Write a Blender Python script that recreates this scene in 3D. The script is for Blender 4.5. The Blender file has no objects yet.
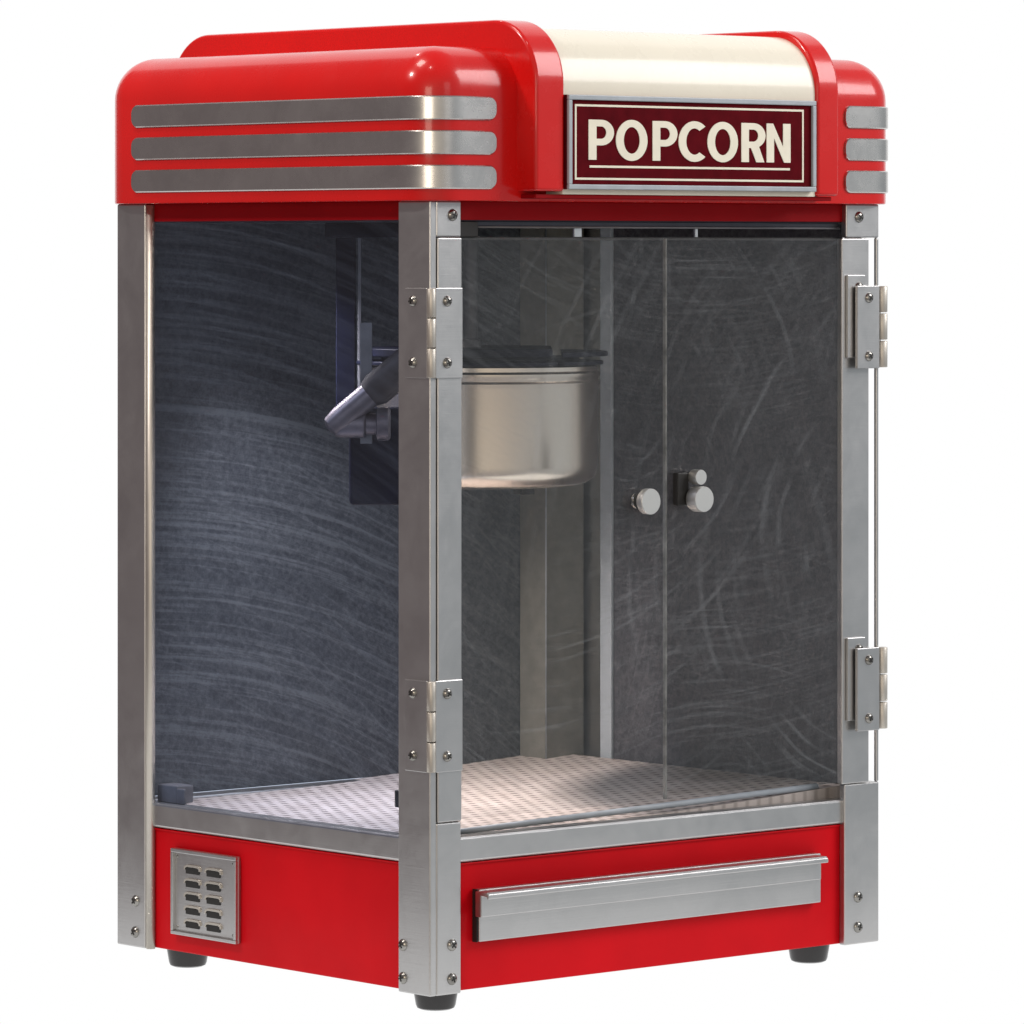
import bpy, bmesh, math, random
from mathutils import Vector, Matrix
random.seed(4)
S = bpy.context.scene
COL = S.collection
rad = math.radians

# ------------------------------------------------------------------ camera
cam = bpy.data.cameras.new('camera'); co = bpy.data.objects.new('camera', cam); COL.objects.link(co)
S.camera = co
cam.sensor_width = 36; cam.lens = 5150/1024*36; cam.shift_y = -262/1024
cam.clip_start = .05; cam.clip_end = 100
co.location = (-2.6138, -3.1075, .606)
co.rotation_euler = (rad(90), 0, -math.atan2(.6558, .7549))
S.render.resolution_x = 1024; S.render.resolution_y = 1024
S.view_settings.view_transform = 'Standard'; S.view_settings.look = 'None'
S.view_settings.exposure = 0; S.view_settings.gamma = 1
try: S.view_settings.use_curve_mapping = False
except Exception: pass
S.render.engine = 'CYCLES'
S.cycles.max_bounces = 9; S.cycles.transparent_max_bounces = 24; S.cycles.caustics_reflective = False

# ------------------------------------------------------------------ studio light
W = bpy.data.worlds.new('World'); S.world = W; W.use_nodes = True
wn = W.node_tree; wn.nodes.clear()
out = wn.nodes.new('ShaderNodeOutputWorld'); bg = wn.nodes.new('ShaderNodeBackground')
tc = wn.nodes.new('ShaderNodeTexCoord')
dot = wn.nodes.new('ShaderNodeVectorMath'); dot.operation = 'DOT_PRODUCT'
dot.inputs[1].default_value = Vector((.75, -.62, .15)).normalized()      # the bright side of the studio, front right
wr = wn.nodes.new('ShaderNodeValToRGB')
wr.color_ramp.elements[0].position = .0; wr.color_ramp.elements[0].color = (.185, .155, .156, 1)
wr.color_ramp.elements[1].position = 1.; wr.color_ramp.elements[1].color = (.42, .45, .47, 1)
e = wr.color_ramp.elements.new(.55); e.color = (.21, .195, .205, 1)
mr = wn.nodes.new('ShaderNodeMapRange'); mr.inputs[1].default_value = -1; mr.inputs[2].default_value = 1
wn.links.new(tc.outputs['Generated'], dot.inputs[0]); wn.links.new(dot.outputs['Value'], mr.inputs[0])
d2 = wn.nodes.new('ShaderNodeVectorMath'); d2.operation = 'DOT_PRODUCT'      # warm glow added behind the camera to brighten the kettle
d2.inputs[1].default_value = Vector((-.66, -.75, .02)).normalized()
mx = wn.nodes.new('ShaderNodeMath'); mx.operation = 'MAXIMUM'; mx.inputs[1].default_value = 0
pw = wn.nodes.new('ShaderNodeMath'); pw.operation = 'POWER'; pw.inputs[1].default_value = 5
ml = wn.nodes.new('ShaderNodeMix'); ml.data_type = 'RGBA'; ml.inputs[7].default_value = (.66, .60, .52, 1)
wn.links.new(tc.outputs['Generated'], d2.inputs[0]); wn.links.new(d2.outputs['Value'], mx.inputs[0]); wn.links.new(mx.outputs[0], pw.inputs[0])
wn.links.new(pw.outputs[0], ml.inputs[0]); wn.links.new(wr.outputs[0], ml.inputs[6])
wn.links.new(mr.outputs[0], wr.inputs[0]); wn.links.new(ml.outputs[2], bg.inputs[0]); wn.links.new(bg.outputs[0], out.inputs[0])
bg.inputs[1].default_value = 1

def area(name, loc, target, sx, sy, power, col=(1, 1, 1), shape='RECTANGLE'):
    l = bpy.data.lights.new(name, 'AREA'); l.shape = shape; l.size = sx; l.size_y = sy; l.energy = power; l.color = col
    o = bpy.data.objects.new(name, l); COL.objects.link(o); o.location = loc
    d = Vector(target)-Vector(loc); o.rotation_euler = d.to_track_quat('-Z', 'Y').to_euler()
    return o
area('softbox_key', (1.89, -1.48, 1.92), (.25, 0, .75), 1.15, 1.35, 44, (1, .965, .965))
area('softbox_front', (-.1, -3.5, 1.5), (.25, .1, .4), 1.0, 1.0, 4, (1, .985, .97))
area('softbox_warm', (-2.35, -1.75, .95), (.25, .2, .45), .90, .75, 11, (1, .86, .70))
area('side_lamp', (-1.30, .62, 1.75), (.2, .2, .3), .16, .16, 13, (1, .93, .88))
area('softbox_over', (-.75, .45, 2.6), (.1, .2, .75), .55, .55, 15, (1, .93, .86))
area('spot_small', (.18, 1.10, 2.05), (.0, .15, .75), .07, .07, 1.3, (1, .97, .93))
area('spot_small', (-.58, -.42, 2.1), (.0, .0, .75), .06, .07, 1.0, (1, .97, .93))
# the warmer lamp of the machine itself, under its ceiling
wl = area('warming_lamp', (.045, .330, .612), (.23, .20, .14), .035, .035, 1.15, (1, .88, .82)); wl.data.spread = rad(82)

# ------------------------------------------------------------------ material helpers
class NT:
    def __init__(s, name):
        s.m = bpy.data.materials.new(name); s.m.use_nodes = True; s.t = s.m.node_tree; s.t.nodes.clear()
        s.out = s.n('ShaderNodeOutputMaterial')
        s.tc = s.n('ShaderNodeTexCoord')
    def n(s, t, **k):
        x = s.t.nodes.new(t)
        for a, b in k.items(): setattr(x, a, b)
        return x
    def l(s, a, b):
        s.t.links.new(a, b)
    def math(s, op, a, b=None, c=None, clamp=False):
        x = s.n('ShaderNodeMath', operation=op); x.use_clamp = clamp
        for i, v in enumerate((a, b, c)):
            if v is None: continue
            if isinstance(v, (int, float)): x.inputs[i].default_value = v
            else: s.l(v, x.inputs[i])
        return x.outputs[0]
    def noise(s, vec, scale, detail=3, rough=.5, dist=0):
        x = s.n('ShaderNodeTexNoise'); x.inputs['Scale'].default_value = scale; x.inputs['Detail'].default_value = detail
        x.inputs['Roughness'].default_value = rough; x.inputs['Distortion'].default_value = dist
        if vec is not None: s.l(vec, x.inputs['Vector'])
        return x.outputs['Fac']
    def ramp(s, f, *pts):
        r = s.n('ShaderNodeValToRGB'); el = r.color_ramp.elements
        while len(el) < len(pts): el.new(.5)
        for i, (p, c) in enumerate(pts):
            el[i].position = p; el[i].color = c if len(c) == 4 else (*c, 1)
        s.l(f, r.inputs[0]); return r.outputs[0]
    def mapr(s, f, a, b, c, d):
        x = s.n('ShaderNodeMapRange'); s.l(f, x.inputs[0])
        for i, v in enumerate((a, b, c, d)): x.inputs[i+1].default_value = v
        return x.outputs[0]
    def mapping(s, vec, sc=(1, 1, 1), loc=(0, 0, 0)):
        x = s.n('ShaderNodeMapping'); x.inputs['Scale'].default_value = sc; x.inputs['Location'].default_value = loc
        s.l(vec, x.inputs[0]); return x.outputs[0]
    def bump(s, h, st, dist):
        x = s.n('ShaderNodeBump'); x.inputs['Strength'].default_value = st; x.inputs['Distance'].default_value = dist
        s.l(h, x.inputs['Height']); return x.outputs[0]
    def pr(s, **k):
        p = s.n('ShaderNodeBsdfPrincipled')
        for a, b in k.items():
            a = a.replace('_', ' ')
            if isinstance(b, (int, float)): p.inputs[a].default_value = b
            elif isinstance(b, tuple): p.inputs[a].default_value = b if len(b) == 4 or len(b) == 3 and a == 'Normal' else (*b, 1)
            else: s.l(b, p.inputs[a])
        s.l(p.outputs[0], s.out.inputs[0]); return p

def paint(name, col, rough=.28, coat=.35, var=.07, spec=.22):
    s = NT(name); o = s.tc.outputs['Object']
    f = s.noise(o, 9, 5, .6)
    c2 = tuple(c*(1-var) for c in col); c1 = tuple(min(1, c*(1+var)) for c in col)
    c = s.ramp(f, (.3, c2), (.7, c1))
    g = s.noise(o, 140, 3, .6)
    r = s.mapr(s.noise(o, 22, 6, .7), .3, .7, rough-.05, rough+.10)
    s.pr(Base_Color=c, Roughness=r, Coat_Weight=coat, Coat_Roughness=.12, Specular_IOR_Level=spec, Normal=s.bump(g, .02, .0005))
    return s.m

def steel(name, col=(.54, .535, .53), rough=.34, brush=(1, 1, 40), stain=.05, rvar=.06, bmp=.16):
    s = NT(name); o = s.tc.outputs['Object']
    b = s.noise(s.mapping(o, brush), 26, 4, .6)
    st = s.noise(o, 17, 7, .68, .6)
    st2 = s.noise(o, 60, 4, .7)
    c = s.ramp(st, (.36, tuple(v*(1-stain) for v in col)), (.52, col), (.60, col), (.72, tuple(min(1, v*(1+stain)) for v in col)))
    r = s.math('ADD', s.mapr(st, .3, .7, rough-rvar*.4, rough+rvar), s.mapr(st2, .3, .7, -.4*rvar, .6*rvar))
    s.pr(Base_Color=c, Metallic=1., Roughness=r, Normal=s.bump(b, bmp, .0004))
    return s.m

def polar(s, u, v, cu, cv, kr, kt, seed, warp=.0):
    du = s.math('SUBTRACT', u, cu); dv = s.math('SUBTRACT', v, cv)
    if warp:
        w = s.n('ShaderNodeCombineXYZ'); s.l(u, w.inputs[0]); s.l(v, w.inputs[1]); w.inputs[2].default_value = seed
        wv = s.math('MULTIPLY', s.math('SUBTRACT', s.noise(w.outputs[0], 7, 2), .5), warp)
        du = s.math('ADD', du, wv)
    r = s.math('SQRT', s.math('ADD', s.math('MULTIPLY', du, du), s.math('MULTIPLY', dv, dv)))
    t = s.math('ARCTAN2', dv, du)
    c = s.n('ShaderNodeCombineXYZ'); s.l(s.math('MULTIPLY', r, kr), c.inputs[0]); s.l(s.math('MULTIPLY', t, kt), c.inputs[1]); c.inputs[2].default_value = seed
    return c.outputs[0]

def swirls(s, axis, sets):
    """wiping marks: noise stretched along arcs round several centres; axis picks the panel's plane"""
    sep = s.n('ShaderNodeSeparateXYZ'); s.l(s.tc.outputs['Object'], sep.inputs[0])
    u = sep.outputs[0 if axis == 'x' else 1]; v = sep.outputs[2]
    tot = None
    for (cu, cv, kr, kt, seed, lo, hi, amt, mlo, mhi) in sets:
        vec = polar(s, u, v, cu, cv, kr, kt, seed, .03)
        f = s.mapr(s.noise(vec, 1, 5, .62), lo, hi, 0, amt)
        f = s.math('MAXIMUM', f, 0)
        mk = s.n('ShaderNodeCombineXYZ'); s.l(u, mk.inputs[0]); s.l(v, mk.inputs[1]); mk.inputs[2].default_value = seed*3.1
        m = s.math('MINIMUM', s.math('MAXIMUM', s.mapr(s.noise(mk.outputs[0], 6, 2), mlo, mhi, 0, 1), 0), 1)
        f = s.math('MULTIPLY', f, m)
        tot = f if tot is None else s.math('ADD', tot, f)
    return tot

def smoked(name, axis, base, light, sets, rough=.45):
    s = NT(name); o = s.tc.outputs['Object']
    f = swirls(s, axis, sets)
    g = s.noise(o, 230, 3, .7)
    g2 = s.noise(o, 90, 4, .65)
    f = s.math('ADD', f, s.mapr(g, .32, .70, -.12, .50))
    f = s.math('ADD', f, s.mapr(g2, .35, .7, -.08, .20), clamp=True)
    c = s.ramp(f, (0, base), (1, light))
    s.pr(Base_Color=c, Roughness=s.mapr(f, 0, 1, rough, rough+.25), Specular_IOR_Level=.35, Normal=s.bump(f, .15, .0006))
    return s.m

def glass(name, axis, tint, sets, haze=.02, amt=.10, col=(.62, .66, .7)):
    s = NT(name)
    f = s.math('ADD', s.math('MULTIPLY', swirls(s, axis, sets), amt), haze, clamp=True)
    tr = s.n('ShaderNodeBsdfTransparent'); tr.inputs[0].default_value = (*tint, 1)
    gl = s.n('ShaderNodeBsdfGlossy'); gl.inputs['Roughness'].default_value = .04; ge = s.n('ShaderNodeNewGeometry')
    gl.inputs[0].default_value = (1, 1, 1, 1)
    fr = s.n('ShaderNodeFresnel'); fr.inputs[0].default_value = 1.40
    m1 = s.n('ShaderNodeMixShader'); s.l(s.math('MULTIPLY', fr.outputs[0], s.math('SUBTRACT', 1, ge.outputs['Backfacing'])), m1.inputs[0]); s.l(tr.outputs[0], m1.inputs[1]); s.l(gl.outputs[0], m1.inputs[2])
    df = s.n('ShaderNodeBsdfDiffuse'); df.inputs[0].default_value = (*col, 1)
    m2 = s.n('ShaderNodeMixShader'); s.l(f, m2.inputs[0]); s.l(m1.outputs[0], m2.inputs[1]); s.l(df.outputs[0], m2.inputs[2])
    s.l(m2.outputs[0], s.out.inputs[0])
    return s.m

def plain(name, col, rough=.5, metal=0, var=.15, spec=.5):
    s = NT(name); o = s.tc.outputs['Object']
    c = s.ramp(s.noise(o, 60, 4, .6), (.3, tuple(v*(1-var) for v in col)), (.7, tuple(min(1, v*(1+var)) for v in col)))
    s.pr(Base_Color=c, Roughness=rough, Metallic=float(metal), Specular_IOR_Level=spec)
    return s.m

M = {}
M['red'] = paint('red_enamel', (.66, .007, .006), .24, .55)
M['red_flat'] = paint('red_cabinet_enamel', (.57, .003, .008), .42, .03, .09, .08)
M['red_shaded'] = paint('red_enamel_shaded', (.27, .002, .005), .45, .03, .07, .08)  # darker copy of the red, the canopy's shade put into the colour
M['cream'] = paint('cream_enamel', (.84, .795, .67), .25, .35, .03)
M['steel'] = steel('post_steel')
M['steel_strip'] = steel('trim_steel', (.60, .585, .565), .25, (1, 1, 30), .06, .05, .05)
M['steel_smooth'] = steel('bright_steel', (.72, .72, .72), .22, (1, 1, 10), .06)
M['kettle'] = steel('kettle_steel', (.97, .87, .75), .25, (1, 1, 60), .01, .0, .01)
M['knuckle'] = steel('hinge_knuckle', (.62, .58, .52), .48, (1, 1, 4), .05, .04)
M['screw'] = plain('screw_steel', (.30, .29, .27), .25, 1, .35)
M['slot'] = plain('dark_recess', (.012, .011, .010), .6)
M['blue_steel'] = plain('dark_blue_steel', (.003, .004, .013), .5, 0, .3, .12)
M['grip'] = plain('dark_grip', (.040, .031, .029), .62, 0, .3)
M['rubber'] = plain('black_rubber', (.012, .011, .011), .2, 0, .3, .6)
M['frame_dark'] = plain('dark_rail', (.028, .030, .042), .4, .4)
M['maroon'] = plain('maroon_sign', (.100, .003, .007), .6, 0, .18, .03)
M['letter'] = plain('cream_lettering', (.88, .83, .68), .45, 0, .04)
M['trim_light'] = plain('pale_trim', (.55, .62, .68), .4, 0, .06)
M['trim_grey'] = plain('grey_trim', (.40, .44, .48), .45, 0, .1)
M['knob'] = steel('knob_steel', (.60, .60, .58), .5, (1, 1, 4), .03, .02)
M['edge'] = plain('glass_edge', (.22, .225, .22), .35, 0, .5)
M['handle'] = plain('worn_handle_steel', (.15, .13, .14), .42, .6, .25)
M['plate'] = plain('hanger_plate', (.14, .14, .15), .45, 0, .2)

A = [(.0, -.42, 210, 2.6, 1.3, .47, .72, .95, .18, .45), (-.1, -.2, 330, 4, 4.7, .50, .8, .7, .30, .6), (.55, 1.0, 260, 3, 8.1, .54, .8, .5, .45, .65)]
M['rear_panel'] = smoked('smoked_rear_panel', 'x', (.050, .058, .070), (.150, .166, .180), A)
Bs = [(.1, .75, 260, 3, 2.2, .52, .8, .6, .4, .6), (.5, .30, 240, 3, 6.4, .52, .8, .5, .35, .6), (-.2, .0, 280, 3, 9.4, .52, .8, .5, .4, .6)]
M['side_panel'] = smoked('smoked_side_panel', 'y', (.056, .057, .069), (.170, .170, .19), Bs)
M['glass_left'] = glass('left_glass', 'y', (.84, .89, .98), [(.37, -.30, 190, 1.8, 3.3, .46, .74, .75, .20, .5), (.40, -.15, 420, 4, 5.5, .48, .75, .6, .3, .6), (.12, .40, 240, 2, 9.5, .56, .76, .6, .5, .62)], .004, .030, (.46, .54, .70))  # blue tint put in to stand for a faint reflection of the surroundings
M['glass_door'] = glass('door_glass', 'x', (.95, .95, .95), [(.22, .47, 260, 1.3, 1.1, .57, .74, 1.1, .46, .58), (.52, .36, 240, 1.2, 7.7, .57, .74, 1.3, .46, .58),
                        (-.1, .2, 240, 2, 3.9, .52, .78, .7, .4, .6), (.30, -.1, 300, 2.2, 5.2, .54, .76, .7, .45, .6), (.10, .60, 260, 1.5, 6.6, .56, .75, 1.1, .45, .6), (.30, 1.0, 520, 7, 12.2, .50, .75, .7, .30, .6), (.75, .20, 420, 5, 15.1, .50, .75, .6, .35, .6)], .012, .055)

def mat_floor():
    s = NT('perforated_tray'); o = s.tc.outputs['Object']
    sep = s.n('ShaderNodeSeparateXYZ'); s.l(o, sep.inputs[0])
    P = .0135
    y = s.math('DIVIDE', sep.outputs[1], P*.87); row = s.math('FLOOR', y)
    x = s.math('ADD', s.math('DIVIDE', sep.outputs[0], P), s.math('MULTIPLY', s.math('MODULO', row, 2), .5))
    fx = s.math('SUBTRACT', s.math('FRACT', x), .5); fy = s.math('SUBTRACT', s.math('FRACT', y), .5)
    d = s.math('SQRT', s.math('ADD', s.math('MULTIPLY', fx, fx), s.math('MULTIPLY', fy, fy)))
    hole = s.math('MINIMUM', s.math('MAXIMUM', s.mapr(d, .16, .34, 0, 1), 0), 1)
    c = s.n('ShaderNodeMix', data_type='RGBA'); s.l(hole, c.inputs[0])
    c.inputs[6].default_value = (.20, .165, .15, 1)
    cc = s.ramp(s.noise(o, 30, 5, .65), (.3, (.50, .44, .41)), (.7, (.66, .60, .57))); s.l(cc, c.inputs[7])
    s.pr(Base_Color=c.outputs[2], Roughness=.45, Normal=s.bump(hole, .5, .001))
    return s.m
M['tray'] = mat_floor()
sb = NT('glowing_backdrop')
em = sb.n('ShaderNodeEmission'); em.inputs[0].default_value = (1, 1, 1, 1); em.inputs[1].default_value = 1.0  # added glow keeps the sweep pure white, without contact shadow
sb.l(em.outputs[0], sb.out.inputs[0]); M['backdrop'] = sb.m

# ------------------------------------------------------------------ mesh helpers
def box(bm, x0, x1, y0, y1, z0, z1, mi=0):
    v = [bm.verts.new(p) for p in ((x0, y0, z0), (x1, y0, z0), (x1, y1, z0), (x0, y1, z0), (x0, y0, z1), (x1, y0, z1), (x1, y1, z1), (x0, y1, z1))]
    for f in ((3, 2, 1, 0), (4, 5, 6, 7), (0, 1, 5, 4), (1, 2, 6, 5), (2, 3, 7, 6), (3, 0, 4, 7)):
        fc = bm.faces.new([v[i] for i in f]); fc.material_index = mi
def prism(bm, pts, axis, a, b, mi=0):
    """extrude a 2D outline: axis x -> pts are (y,z); y -> (x,z); z -> (x,y)"""
    def P(p, t): return {'x': (t, p[0], p[1]), 'y': (p[0], t, p[1]), 'z': (p[0], p[1], t)}[axis]
    A_ = [bm.verts.new(P(p, a)) for p in pts]; B_ = [bm.verts.new(P(p, b)) for p in pts]; n = len(pts)
    fs = [bm.faces.new(A_), bm.faces.new(B_[::-1])]
    for i in range(n): fs.append(bm.faces.new((A_[i], B_[i], B_[(i+1) % n], A_[(i+1) % n])))
    for f in fs: f.material_index = mi
def lathe(bm, prof, mat=Matrix(), seg=32, mi=0, caps=True):
    rings = []
    for (r, z) in prof:
        rings.append([bm.verts.new(mat @ Vector((r*math.cos(2*math.pi*i/seg), r*math.sin(2*math.pi*i/seg), z))) for i in range(seg)])
    for a, b in zip(rings, rings[1:]):
        for i in range(seg):
            f = bm.faces.new((a[i], a[(i+1) % seg], b[(i+1) % seg], b[i])); f.material_index = mi; f.smooth = True
    if caps:
        bm.faces.new(rings[0][::-1]).material_index = mi; bm.faces.new(rings[-1]).material_index = mi
def frame_to(p, d):
    return Matrix.Translation(Vector(p)) @ Vector(d).normalized().to_track_quat('Z', 'Y').to_matrix().to_4x4()
def obj(name, bm, mats, parent=None, bev=0, seg=2, smooth=False, label=None):
    bmesh.ops.recalc_face_normals(bm, faces=bm.faces)
    me = bpy.data.meshes.new(name); bm.to_mesh(me); bm.free()
    for m in (mats if isinstance(mats, (list, tuple)) else [mats]): me.materials.append(m)
    o = bpy.data.objects.new(name, me); COL.objects.link(o)
    if parent: o.parent = parent
    if bev:
        b = o.modifiers.new('bevel', 'BEVEL'); b.width = bev; b.segments = seg; b.limit_method = 'ANGLE'; b.angle_limit = rad(40)
        b.harden_normals = False
    if smooth:
        for p in me.polygons: p.use_smooth = True
        try: me.set_sharp_from_angle(angle=rad(40))
        except Exception: pass
    if label: o['label'] = label
    return o
def B(): return bmesh.new()
def screw(parent, p, d, r=.0043, name='screw'):
    bm = B(); m = frame_to(p, d)
    lathe(bm, [(r*1.12, -.001), (r*1.12, .0004), (r, .0010), (r*.86, .0019), (r*.55, .0025), (.0004, .0027)], m, 20)
    a = random.uniform(0, 3.14)
    mm = m @ Matrix.Rotation(a, 4, 'Z')
    for rot in (0, math.pi/2):
        m2 = mm @ Matrix.Rotation(rot, 4, 'Z')
        n0 = len(bm.verts); bm.verts.ensure_lookup_table()
        box(bm, -r*.6, r*.6, -r*.13, r*.13, .0018, .00292 + rot*.00002, 1)
        bm.verts.ensure_lookup_table()
        for v in bm.verts[n0:]: v.co = m2 @ v.co
    return obj(name, bm, [M['screw'], M['slot']], parent)

# ------------------------------------------------------------------ the setting: a white sweep under and behind the machine
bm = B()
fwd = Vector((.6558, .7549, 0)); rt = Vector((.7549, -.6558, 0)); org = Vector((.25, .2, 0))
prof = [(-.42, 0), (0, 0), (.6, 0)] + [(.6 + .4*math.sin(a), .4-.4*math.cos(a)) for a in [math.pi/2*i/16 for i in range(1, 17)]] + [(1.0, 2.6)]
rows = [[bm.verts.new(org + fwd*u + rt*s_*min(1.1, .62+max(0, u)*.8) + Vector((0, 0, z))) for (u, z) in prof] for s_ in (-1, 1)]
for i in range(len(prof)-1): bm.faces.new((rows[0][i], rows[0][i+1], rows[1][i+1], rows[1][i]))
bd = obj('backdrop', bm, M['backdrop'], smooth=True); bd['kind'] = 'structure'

# ------------------------------------------------------------------ the machine
T = bpy.data.objects.new('popcorn_machine', None); COL.objects.link(T)
T['label'] = 'red and cream popcorn machine with glass doors, steel posts and a POPCORN sign on top'
T['category'] = 'popcorn machine'
WX, DY = .500, .4126
TH = .007           # thickness of the corner posts
Z0, ZR, ZD, ZC0 = .0170, .1192, .1403, .6448   # post bottom, red top, deck top, canopy bottom

# --- base
bm = B(); box(bm, .0068, WX-.0068, .0068, DY-.0068, .0178, ZR)
base = obj('base_cabinet', bm, M['red_flat'], T, .0012)
# deck rim
bm = B()
o_, i_ = .0035, .020
for a in ((o_, WX-o_, o_, i_), (o_, WX-o_, DY-i_, DY-o_), (o_, i_, i_, DY-i_), (WX-i_, WX-o_, i_, DY-i_)):
    box(bm, *a, ZR+.0006, ZD)
obj('deck_rim', bm, M['steel'], T, .0022, 3)
# thin bright seam where the steel deck laps over the red cabinet
bm = B()
for a in ((.030, WX-.04, .0052, .0066), (.0052, .0066, .035, DY-.035)):
    box(bm, *a, ZR-.0016, ZR-.0001)
obj('cabinet_lip', bm, M['red_flat'], T, .0005)
# perforated tray, falling a little towards the left
bm = B(); n = 12; top = []
for i in range(n+1):
    u = i/n; x = .0202 + u*(WX-.0404)
    z = ZD-.0035 + .0135*u*u
    top.append([(x, .0206+.0*u, z), (x, DY-.0062, z)])
V = [[bm.verts.new(p) for p in r] for r in top]
for a, b in zip(V, V[1:]): bm.faces.new((a[0], b[0], b[1], a[1]))
for a, b in zip(V, V[1:]):
    q = [bm.verts.new((p.co.x, p.co.y, ZD-.0038)) for p in (a[0], b[0])]
    bm.faces.new((a[0], q[0], q[1], b[0]))
tray = obj('popcorn_tray', bm, M['tray'], T)
# rolled lip along the front of the tray
bm = B()
V = []
lathe(bm, [(.0026, 0), (.0026, .415)], frame_to((.034, .0235, ZD+.0008), (.415, 0, .0098)), 12)
obj('tray_rail', bm, M['trim_grey'], T)

# --- corner posts
def post(name, boxes, screws, rolls=()):
    bm = B()
    for b in boxes: box(bm, *b)
    p = obj(name, bm, M['steel'], T, .0013, 3)
    for (pt, d) in screws: screw(p, pt, d)
    return p
ZN0, ZN1 = .1532, .6164        # the notch the doors close into
g = .0000
post('corner_post', [(0, TH, 0, .0393, Z0, ZC0), (TH, .0325, 0, TH, Z0, ZN0), (TH, .0325, 0, TH, ZN1, ZC0)],
     [((.0229, 0, .0560), (0, -1, 0)), ((.0229, 0, .0291), (0, -1, 0)), ((.0235, 0, .6337), (0, -1, 0)),
      ((0, .0331, .0547), (-1, 0, 0)), ((0, .0331, .0285), (-1, 0, 0))])
post('corner_post', [(.4590, WX, 0, TH, Z0, ZN0), (.4610, WX, 0, TH, ZN1, ZC0), (.4968, WX, 0, .0035, ZN0, ZN1),
                     (WX-TH, WX, TH, .0393, Z0, ZN0), (WX-TH, WX, TH, .0393, ZN1, ZC0), (WX-.004, WX, .0195, .0393, ZN0, ZN1)],
     [((.4748, 0, .0568), (0, -1, 0)), ((.4748, 0, .0313), (0, -1, 0)), ((.4760, 0, .6340), (0, -1, 0))])
p = post('corner_post', [(0, TH, .3733, DY, Z0, ZC0), (TH, .035, DY-TH, DY, Z0, ZC0)],
         [((0, .3862, .0559), (-1, 0, 0)), ((0, .3868, .0296), (-1, 0, 0))])
bm = B(); lathe(bm, [(.0038, Z0), (.0038, ZC0-.001)], Matrix.Translation((.0038, .3702, 0)), 20)
obj('rolled_edge', bm, M['knuckle'], p)
p = post('corner_post', [(WX-.0035, WX, .3400, DY-TH, Z0, ZC0), (.460, WX, DY-.0030, DY, Z0, ZC0)], [])
bm = B(); box(bm, .4470, .4928, .3690, DY-.0072, ZD+.001, .628); obj('inner_column', bm, plain('column_paint', (.25, .25, .22), .5, .2, .15), p, .0012)
bm = B(); box(bm, .4895, .4930, .3290, .3440, ZD+.005, .628); obj('panel_trim', bm, M['trim_light'], p, .0008)
bm = B(); lathe(bm, [(.0007, ZD+.002), (.0007, .628)], Matrix.Translation((.4464, .3685, 0)), 8)
obj('column_bead', bm, M['trim_grey'], p)

# --- panels of the case
bm = B(); box(bm, .033, .487, DY-.0065, DY-.0035, ZD+.0005, .629); obj('rear_panel', bm, M['rear_panel'], T)
bm = B(); box(bm, WX-.0066, WX-.0040, .040, .3480, ZD+.0005, .629); obj('side_panel', bm, M['side_panel'], T)
bm = B(); box(bm, .0030, .0055, .0375, .3735, ZD-.002, .6300); obj('side_glass', bm, M['glass_left'], T)
bm = B(); box(bm, .0075, WX-.0075, .0080, DY-.0075, .6290, .6400); obj('ceiling_plate', bm, M['frame_dark'], T)
# red valance under the canopy
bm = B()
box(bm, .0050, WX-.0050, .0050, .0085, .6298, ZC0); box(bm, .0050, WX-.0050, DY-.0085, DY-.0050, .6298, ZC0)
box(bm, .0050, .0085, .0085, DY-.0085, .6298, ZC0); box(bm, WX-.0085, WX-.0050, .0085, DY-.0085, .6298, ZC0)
obj('valance', bm, M['red_shaded'], T, .0006)
# rails above the doors
bm = B(); box(bm, .033, .4605, .0088, .0125, .6252, .6290); obj('top_rail', bm, M['frame_dark'], T, .0005)
bm = B(); lathe(bm, [(.0008, 0), (.0008, .41)], frame_to((.052, .0090, .6243), (1, 0, 0)), 8)
obj('rail_wire', bm, M['plate'], T)
bm = B(); box(bm, .033, .4605, .0085, .0110, .6140, .6164); obj('door_stop', bm, M['slot'], T)
bm = B(); box(bm, .0335, .0555, .0060, .0240, .6164, .6285); obj('door_catch', bm, M['slot'], T, .0008)
bm = B(); box(bm, .1640, .1720, .0128, .0150, .6164, .6290); obj('rail_clip', bm, M['steel_smooth'], T, .0003)
bm = B(); box(bm, .2980, .3010, .0128, .0150, .6164, .6250); obj('rail_clip', bm, M['steel_smooth'], T, .0003)
bm = B(); box(bm, .034, .046, .055, .085, ZD+.017, ZD+.031); obj('door_catch', bm, M['slot'], T, .001)
bm = B(); box(bm, .012, .030, .345, .372, ZD, ZD+.0150); box(bm, .012, .015, .335, .345, ZD, ZD+.013); obj('pane_bracket', bm, M['plate'], T, .001)

# --- doors
def door(x0, x1, sx0, sx1, edge_x, knobs):
    bm = B(); box(bm, sx0, sx1, -.0012, .0050, ZN0+.0006, ZN1-.0006)
    d = obj('door_stile', bm, M['steel'], None, .0010, 3)
    root = obj('door', glass_mesh(x0, x1), M['glass_door'], T)
    d.parent = root
    bm = B(); box(bm, edge_x-.00022, edge_x+.00022, .0004, .0038, ZN0+.002, ZN1-.001)
    obj('glass_edge', bm, M['edge'], root)
    for (kx, kz, r, ln) in knobs:
        bm = B()
        lathe(bm, [(r*.45, .0000), (r*.45, ln*.35), (r*.95, ln*.40), (r*1.02, ln*.5), (r*1.02, ln*.96), (r*.98, ln), (.0004, ln*1.001)],
              frame_to((kx, .0008, kz), (0, -1, 0)), 28)
        obj('knob', bm, M['knob'], root, smooth=True)
        bm = B(); lathe(bm, [(r*.62, 0), (r*.62, .003), (r*.4, .005), (.0003, .0052)], frame_to((kx, .0036, kz), (0, 1, 0)), 20)
        obj('knob_nut', bm, M['screw'], root)
    return root
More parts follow.
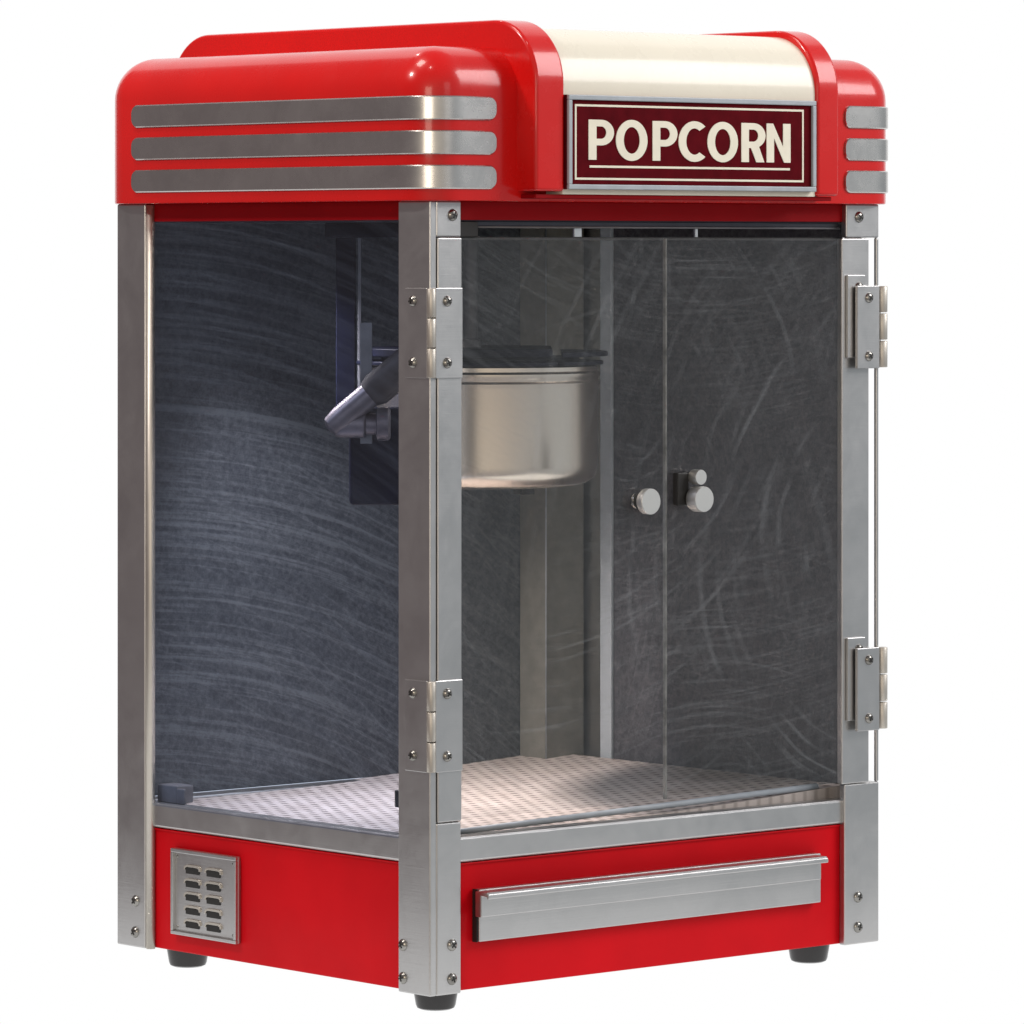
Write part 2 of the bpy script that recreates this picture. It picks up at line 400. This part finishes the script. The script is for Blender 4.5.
def glass_mesh(x0, x1):
    bm = B(); box(bm, x0, x1, .0008, .0034, ZN0+.0016, ZN1-.0008); return bm
dl = door(.0325, .2531, .0073, .0322, .25335, [(.2265, .4008, .0104, .012)])
dr = door(.2546, .4545, .4546, .4868, .2543, [(.2785, .4013, .0104, .020), (.2785, .4193, .0062, .016)])
bm = B(); box(bm, .2610, .2735, -.0060, .0006, .3960, .4230); obj('latch_plate', bm, M['slot'], dr, .001)

# --- hinges
def hinge(z0, z1, side):
    """leaf on the post, leaf on the door stile, three knuckles between them"""
    bm = B(); h = z1-z0
    zs = [z0 + h*t for t in (0, .335, .668, 1)]
    if side == 'left':
        box(bm, -.0016, -.0001, .0020, .0290, z0, z1); box(bm, .0037, .0315, -.0030, -.0013, z0, z1)
        for a, b in zip(zs, zs[1:]):
            lathe(bm, [(.0031, a+.0005), (.0035, a+.0010), (.0035, b-.0009), (.0031, b-.0003)], Matrix.Translation((-.0004, -.0022, 0)), 20, 1)
        sc = [((-.0016, .0190, z0+h*.855), (-1, 0, 0)), ((-.0016, .0190, z0+h*.17), (-1, 0, 0)), ((.0155, -.0030, z0+h*.855), (0, -1, 0)), ((.0155, -.0030, z0+h*.17), (0, -1, 0))]
    else:
        box(bm, .4590, .4800, -.0038, -.0014, z0+.009, z1+.009)       # leaf on the stile
        box(bm, .4658, .4922, -.0085, -.0055, z0, z1)                 # outer leaf standing in front of it
        box(bm, .4712, .4900, -.0054, -.0013, z0+.010, z1-.003)
        for a, b in zip(zs, zs[1:]):
            lathe(bm, [(.0040, a+.0006), (.0044, a+.0012), (.0044, b-.0010), (.0040, b-.0004)], Matrix.Translation((.4990, -.0050, 0)), 20, 1)
        box(bm, .4915, .4970, -.0054, -.0008, z0+.012, z1-.012)
        sc = [((.4795, -.0085, z0+h*.855), (0, -1, 0)), ((.4795, -.0085, z0+h*.15), (0, -1, 0)), ((.4722, -.0038, z1-.001), (0, -1, 0)), ((.4722, -.0038, z0+.020), (0, -1, 0))]
    o = obj('hinge', bm, [M['steel'], M['knuckle']], T, .0005)
    for p_, d_ in sc: screw(o, p_, d_, .0039)
hinge(.5047, .5760, 'left'); hinge(.1937, .2660, 'left')
hinge(.5056, .5757, 'right'); hinge(.1983, .2685, 'right')

# --- vent plate on the left side
bm = B()
Y0, Y1, ZV0, ZV1 = .2505, .3390, .0330, .1048
box(bm, .0036, .0067, Y0, Y1, ZV0, ZV1)
fw_ = .0032
for b in ((.0008, .0040, Y0, Y1, ZV0, ZV0+fw_), (.0008, .0040, Y0, Y1, ZV1-fw_, ZV1), (.0008, .0040, Y0, Y0+fw_, ZV0+fw_, ZV1-fw_), (.0008, .0040, Y1-fw_, Y1, ZV0+fw_, ZV1-fw_)):
    box(bm, *b)
vent = obj('vent_plate', bm, M['steel'], T, .0006)
for r_ in range(5):
    for c_ in range(2):
        yc = .3115 - c_*.0285; zc = .0885 - r_*.0113
        bm = B()
        # a pressed louvre: hood arched over a dark slot
        n = 10; hw = .0112
        ring_o = []; ring_i = []
        for k in range(n+1):
            a = math.pi*k/n
            yy = -math.copysign(abs(math.cos(a))**.45, math.cos(a)); zz = math.sin(a)**.6
            ring_o.append((yc + yy*hw, zc + zz*.0046 - .0004)); ring_i.append((yc + yy*(hw-.0016), zc + zz*.0028 - .0004))
        pts = ring_o + ring_i[::-1]
        for k in range(n):
            for (x_a, x_b) in ((.0022, .0040),):
                q = [ring_o[k], ring_o[k+1], ring_i[k+1], ring_i[k]]
                prism(bm, q, 'x', x_a, x_b, 0)
        bmesh.ops.remove_doubles(bm, verts=bm.verts, dist=1e-6)
        prism(bm, [(yc-hw+.002, zc-.0034), (yc+hw-.002, zc-.0034), (yc+hw-.0018, zc+.0018), (yc-hw+.0018, zc+.0018)], 'x', .0030, .0034, 1)
        obj('louvre', bm, [M['knuckle'], M['slot']], vent, .0003)
for yy in (Y0+.0065, Y1-.0065):
    for zz in (ZV0+.0065, ZV1-.0065):
        bm = B(); lathe(bm, [(.0013, 0), (.0012, .0006), (.0003, .0009)], frame_to((.0040, yy, zz), (-1, 0, 0)), 12); obj('rivet', bm, M['screw'], vent)

# --- drawer with its pull
bm = B(); box(bm, .0505, .4300, -.0010, .0066, .0560, .0975); dw = obj('drawer_front', bm, M['steel'], T, .0010, 3)
bm = B()
prism(bm, [(-.0010, .0968), (-.0150, .0968), (-.0172, .0950), (-.0172, .0915), (-.0152, .0915), (-.0152, .0932), (-.0085, .0935), (-.0085, .0765), (-.0010, .0765)], 'x', .0460, .4230)
obj('drawer_pull', bm, M['steel'], dw, .0008, 2)
bm = B(); box(bm, .0492, .0503, .0005, .0060, .0558, .0978); obj('drawer_shadow_gap', bm, M['slot'], dw)

# --- feet
for (fx, fy) in ((.0385, .0385), (.4540, .0385), (.0385, .3640), (.4540, .3740)):
    bm = B()
    lathe(bm, [(.0125, .0000), (.0150, .0012), (.0160, .0035), (.0178, .0140), (.0178, .0179)], Matrix.Translation((fx, fy, 0)), 36)
    obj('foot', bm, M['rubber'], T, smooth=True)

# --- kettle and what it hangs from
def cb(bm, cx_, cy_, w, dpt, z0, z1, mi=0):      # a block turned to stand along the hanger's own line
    n0 = len(bm.verts); box(bm, -w/2, w/2, -dpt/2, dpt/2, z0, z1, mi); bm.verts.ensure_lookup_table()
    R = Matrix.Translation((cx_, cy_, 0)) @ Matrix.Rotation(math.atan2(-.6558, .7549), 4, 'Z')
    for v in bm.verts[n0:]: v.co = R @ v.co
KX, KY, KR = .2283, .2055, .1005
bm = B(); K = Matrix.Translation((KX, KY, 0))
prof = [(.0004, .4060), (.070, .4062), (.082, .4075)]
for i in range(1, 9):
    a = math.pi/2*i/8; prof.append((KR-.018+.018*math.sin(a), .4258-.018*math.cos(a)))
prof += [(KR, .490), (KR+.0008, .4925), (KR+.0012, .4945), (KR-.0002, .4965), (KR+.0002, .4985), (KR+.0014, .5005), (KR+.0014, .5025), (KR-.0006, .5045), (KR-.0006, .5080), (KR-.004, .5085)]
lathe(bm, prof, K, 96)
kettle = obj('kettle', bm, M['kettle'], T, smooth=True)
for s_, nm in ((1, 'kettle_lid'), (-1, 'kettle_lid')):
    bm = B(); seg = 40; outr = []; R_ = KR+.0035
    pts = [(KX + s_*.0030, KY + R_*math.cos(0))]
    pts = [(KX + s_*(.0035 + (R_-.0035)*math.sin(math.pi*k/seg)), KY + R_*math.cos(math.pi*k/seg)) for k in range(seg+1)]
    prism(bm, pts, 'z', .5095, .5125)
    pts2 = [(KX + s_*(.0035 + (R_-.030)*math.sin(math.pi*k/seg)), KY + (R_-.014)*math.cos(math.pi*k/seg)) for k in range(seg+1)]
    prism(bm, pts2, 'z', .5126, .5160)
    o = obj(nm, bm, M['blue_steel'], kettle, .0008)
cr = Vector((.7549, -.6558)); cf = Vector((.6558, .7549))       # across and along the flap's hinge line
for (lo, hi, rr_, dz) in ((-.1010, .0610, .101, .0030), (.0690, .1085, .1085, .0)):
    pts = []
    n = 40
    for k in range(n+1):
        u = lo+(hi-lo)*k/n; pts.append((u, -math.sqrt(max(0, rr_*rr_-u*u))*.96))
    for k in range(n, -1, -1):
        u = lo+(hi-lo)*k/n; pts.append((u, math.sqrt(max(0, rr_*rr_-u*u))*.96+.0004))
    bm = B()
    prism(bm, [tuple(Vector((KX, KY)) + cr*a + cf*b) for a, b in pts], 'z', .5165, .5205+dz)
    obj('lid_flap', bm, M['blue_steel'], kettle, .0010)
bm = B()
lathe(bm, [(.0060, .5200), (.0060, .6285)], Matrix.Translation((.2225, .2105, 0)), 20)
lathe(bm, [(.0085, .5215), (.0085, .5300), (.0062, .5310)], Matrix.Translation((.2225, .2105, 0)), 20)
obj('drive_shaft', bm, M['plate'], kettle, smooth=True)
for (bx_, by_) in ((.2555, .1800), (.1700, .2480)):
    bm = B(); box(bm, bx_-.007, bx_+.007, by_-.006, by_+.006, .3990, .4062); obj('kettle_lug', bm, M['slot'], kettle, .0008)
# hanger at the left: rail, hanging bar, side plate, stub axle and tipping handle
hx, hy = .1425, .2800
bm = B()
cb(bm, hx, hy, .0165, .012, .470, .6165)
cb(bm, .1530, .2700, .064, .014, .6168, .6288)
hang = obj('kettle_hanger', bm, M['blue_steel'], T, .0008)
bm = B(); cb(bm, .1513, .2722, .0030, .013, .470, .6165); obj('hanger_flange', bm, M['plate'], hang, .0004)
bm = B(); cb(bm, .0860, .1840, .0100, .003, .446, .546); obj('side_plate', bm, M['plate'], hang, .0004)
bm = B(); cb(bm, .0980, .1860, .044, .014, .3950, .4760)
obj('gear_housing', bm, M['blue_steel'], hang, .0035)
ax = Vector((.7549, -.6558, 0))
bm = B(); lathe(bm, [(.0100, 0), (.0115, .003), (.0115, .024), (.0090, .026), (.0090, .034), (.0140, .035), (.0140, .044), (.0115, .046)], frame_to(Vector((.0620, .1955, .4625)), ax), 28)
obj('axle', bm, M['handle'], hang, smooth=True)
bm = B(); t0 = Vector((.0550, .1957, .4585)); t1 = Vector((.0820, .1720, .4880))
lathe(bm, [(.0035, 0), (.0085, .003), (.0105, .014), (.0110, (t1-t0).length)], frame_to(t0, t1-t0), 24)
h = obj('tipping_handle', bm, M['handle'], hang, smooth=True)
bm = B(); t2 = t1 + (t1-t0).normalized()*.070
lathe(bm, [(.0108, -.003), (.0140, .004), (.0145, .062), (.0110, .070)], frame_to(t1, t2-t1), 24)
obj('grip', bm, M['grip'], h, smooth=True)

# ------------------------------------------------------------------ canopy
CO = .011; CZ = .7682; R = .036
def rrect(x0, x1, y0, y1, r, k=10):
    pts = []
    for (cx_, cy_, a0) in ((x1-r, y1-r, 0), (x0+r, y1-r, 90), (x0+r, y0+r, 180), (x1-r, y0+r, 270)):
        for i in range(k+1):
            a = rad(a0 + 90*i/k); pts.append((cx_ + r*math.cos(a), cy_ + r*math.sin(a)))
    return pts
bm = B(); rings = []
lv = [(.0012, ZC0), (.0003, ZC0+.0005), (0, ZC0+.0015), (0, .690)] + [(R*(1-math.cos(rad(90*i/12))), CZ-R+R*math.sin(rad(90*i/12))) for i in range(0, 13)]
for (ins, z) in lv:
    r_ = max(.0004, .034-ins*.94)
    rings.append([bm.verts.new((x, y, z)) for x, y in rrect(-CO+ins, WX+CO+.006-ins, -CO+ins, DY+CO-ins, r_)])
for a, b in zip(rings, rings[1:]):
    for i in range(len(a)):
        bm.faces.new((a[i], a[(i+1) % len(a)], b[(i+1) % len(a)], b[i]))
bm.faces.new(rings[-1]); bm.faces.new(rings[0][::-1])
canopy = obj('canopy', bm, M['red'], T, smooth=True)

# trim strips wrapped round both front corners
def strip(z, side):
    hh, rc, th = .0094, .0065, .0020
    r = .034; path = []
    # from the left side round the corner to the front; normals point outward
    y = .3752
    N1 = 50
    for i in range(N1+1):
        yy = .3752 + (-CO+r-.3752)*i/N1; path.append((-CO, yy, -1, 0))
    for i in range(1, 13):
        a = rad(180 + 90*i/12); path.append((-CO+r+r*math.cos(a), -CO+r+r*math.sin(a), math.cos(a), math.sin(a)))
    for i in range(1, 17): path.append((-CO+r + (.0583+CO-r)*i/16, -CO, 0, -1))
    # densify the rounded ends
    dens = []
    for p, q in zip(path, path[1:]):
        dens.append(p)
    dens.append(path[-1])
    L = [0]
    for p, q in zip(dens, dens[1:]): L.append(L[-1] + math.hypot(q[0]-p[0], q[1]-p[1]))
    tot = L[-1]
    def at(s):
        for i in range(len(L)-1):
            if L[i+1] >= s - 1e-9:
                t = (s-L[i])/(L[i+1]-L[i]); return [dens[i][k] + (dens[i+1][k]-dens[i][k])*t for k in range(4)]
        return dens[-1]
    ss = sorted(set([0] + [rc*(1-math.cos(rad(90*i/8))) for i in range(9)] + L[1:-1] + [tot-rc*(1-math.cos(rad(90*i/8))) for i in range(9)]))
    ss = [s for i, s in enumerate(ss) if i == 0 or s-ss[i-1] > 1e-5]
    bm = B(); prev = None
    for s in ss:
        x, y, nx, ny = at(s); l = math.hypot(nx, ny); nx /= l; ny /= l
        e_ = min(s, tot-s)
        h = hh if e_ >= rc else hh-rc + math.sqrt(max(0, rc*rc-(rc-e_)**2))
        sec = [(-.0005, -h), (th*.55, -h), (th, -h+.0009), (th, h-.0009), (th*.55, h), (-.0005, h)]
        row = []
        for (o, dz) in sec:
            px, py = x+nx*o, y+ny*o
            if side == 'r': px = WX+.006-px
            row.append(bm.verts.new((px, py, z+dz)))
        if prev:
            for k in range(len(row)): bm.faces.new((prev[k], row[k], row[(k+1) % len(row)], prev[(k+1) % len(row)]))
        else: bm.faces.new(row)
        prev = row
    bm.faces.new(prev)
    return obj('trim_strip', bm, M['steel_strip'], canopy, smooth=True)
for z in (.7183, .6910, .6637):
    strip(z, 'l'); strip(z, 'r')

# the arch: two red ribs with a cream hood between them
def arch(yf, yb, zt, rr, zb, n=16):
    pts = [(yf, zb)]
    for i in range(n+1):
        a = rad(180-90*i/n); pts.append((yf+rr+rr*math.cos(a), zt-rr+rr*math.sin(a)))
    for i in range(n+1):
        a = rad(90-90*i/n); pts.append((yb-rr+rr*math.cos(a), zt-rr+rr*math.sin(a)))
    pts.append((yb, zb)); return pts
AX0, AX1, AF = .0815, .4190, -.0340
bm = B(); prism(bm, arch(AF, DY-AF, .7905, .052, .6528), 'x', AX0, .1122); obj('arch_rib', bm, M['red'], canopy, .0028, 4, smooth=True)
bm = B(); prism(bm, arch(AF, DY-AF, .7905, .052, .6512), 'x', .3935, AX1); obj('arch_rib', bm, M['red'], canopy, .0028, 4, smooth=True)
bm = B(); prism(bm, arch(AF+.0030, DY-AF-.003, .7850, .050, .6505), 'x', .1123, .3934); hood = obj('cream_hood', bm, M['cream'], canopy, smooth=True)
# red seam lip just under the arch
bm = B(); box(bm, AX0+.004, AX1-.004, -.0290, -.0105, .6470, .6504); obj('arch_sill', bm, M['red_shaded'], canopy, .0008)

# sign
SX0, SX1, SZ0, SZ1 = .1128, .3885, .6545, .7300
bm = B(); box(bm, SX0, SX1, AF-.0012, AF+.0040, SZ0, SZ1); sign = obj('sign_panel', bm, M['maroon'], canopy)
bm = B(); t = .0040
for b in ((SX0, SX1, SZ0, SZ0+t), (SX0, SX1, SZ1-t, SZ1), (SX0, SX0+t, SZ0+t, SZ1-t), (SX1-t, SX1, SZ0+t, SZ1-t)):
    box(bm, b[0], b[1], AF-.0042, AF-.0013, b[2], b[3])
obj('sign_frame', bm, M['trim_grey'], sign, .0007)
bm = B(); t = .0017; bx0, bx1, bz0, bz1 = .1215, .3760, .6622, .7226
for b in ((bx0, bx1, bz0, bz0+t), (bx0, bx1, bz1-t, bz1), (bx0, bx0+t, bz0+t, bz1-t), (bx1-t, bx1, bz0+t, bz1-t)):
    box(bm, b[0], b[1], AF-.0016, AF-.0011, b[2], b[3])
obj('sign_border', bm, M['letter'], sign)
bm = B(); box(bm, .1372, .3600, AF-.0016, AF-.0011, .6720, .6738); obj('underline', bm, M['letter'], sign)

def arc(cx_, cy_, rx, ry, a0, a1, n=28):
    return [(cx_+rx*math.cos(rad(a0+(a1-a0)*i/n)), cy_+ry*math.sin(rad(a0+(a1-a0)*i/n))) for i in range(n+1)]
ST = 19.5
def bowl(h0, w, cy=None):   # outer D and its hole, the top at 100 and the bottom at h0
    r = (100-h0)/2; c = (100+h0)/2
    o_ = [(0, h0)] + arc(w-r, c, r, r, -90, 90) + [(0, 100)]
    i_ = [(ST, h0+ST*.92)] + arc(w-r, c, r-ST, r-ST*.92, -90, 90) + [(ST, 100-ST*.92)]
    return o_, i_
def letter(ch):
    if ch == 'P':
        r = 32; c = 100-r
        out_ = [(0, 0), (ST, 0), (ST, 100-2*r)] + arc(31, c, r, r, -90, 90) + [(0, 100)]
        hole = [(ST, 100-2*r+ST*.85)] + arc(31, c, r-ST*.98, r-ST*.85, -90, 90) + [(ST, 100-ST*.85)]
        return [out_, hole]
    if ch == 'O':
        return [arc(39.5, 50, 39.5, 51.5, 0, 360, 56)[:-1], arc(39.5, 50, 39.5-ST, 51.5-ST*.93, 0, 360, 56)[:-1]]
    if ch == 'C':
        return [arc(41, 50, 41, 51.5, 48, 312, 44) + arc(41, 50, 41-ST, 51.5-ST*.93, 305, 55, 44)]
    if ch == 'R':
        r = 32; c = 100-r
        out_ = [(0, 0), (ST, 0), (ST, 36), (25, 36), (39, 0), (60, 0)] + arc(31, c, r, r, -62, 90, 24) + [(0, 100)]
        hole = [(ST, 100-2*r+ST*.85)] + arc(31, c, r-ST*.98, r-ST*.85, -90, 90) + [(ST, 100-ST*.85)]
        return [out_, hole]
    if ch == 'N':
        return [[(0, 0), (ST, 0), (ST, 62), (46, 0), (63, 0), (63, 100), (63-ST, 100), (63-ST, 40), (17, 100), (0, 100)]]
scx = (.3614-.1368)/517.; scz = .0322/100
for ch, x0 in (('P', 0), ('O', 68), ('P', 160), ('C', 226), ('O', 300), ('R', 388), ('N', 454)):
    cu = bpy.data.curves.new('letter', 'CURVE'); cu.dimensions = '2D'; cu.fill_mode = 'BOTH'; cu.extrude = .0003
    for poly in letter(ch):
        sp = cu.splines.new('POLY'); sp.points.add(len(poly)-1); sp.use_cyclic_u = True
        for i, (a, b) in enumerate(poly): sp.points[i].co = (.1360 + (x0+a)*scx, .6783 + b*scz, 0, 1)
    tmp = bpy.data.objects.new('letter', cu); COL.objects.link(tmp)
    dg = bpy.context.evaluated_depsgraph_get(); me = bpy.data.meshes.new_from_object(tmp.evaluated_get(dg))
    bpy.data.objects.remove(tmp); bpy.data.curves.remove(cu)
    me.name = 'letter'
    me.transform(Matrix.Translation((0, AF-.0015, 0)) @ Matrix.Rotation(rad(90), 4, 'X'))
    me.materials.clear(); me.materials.append(M['letter'])
    o = bpy.data.objects.new('letter', me); COL.objects.link(o); o.parent = sign
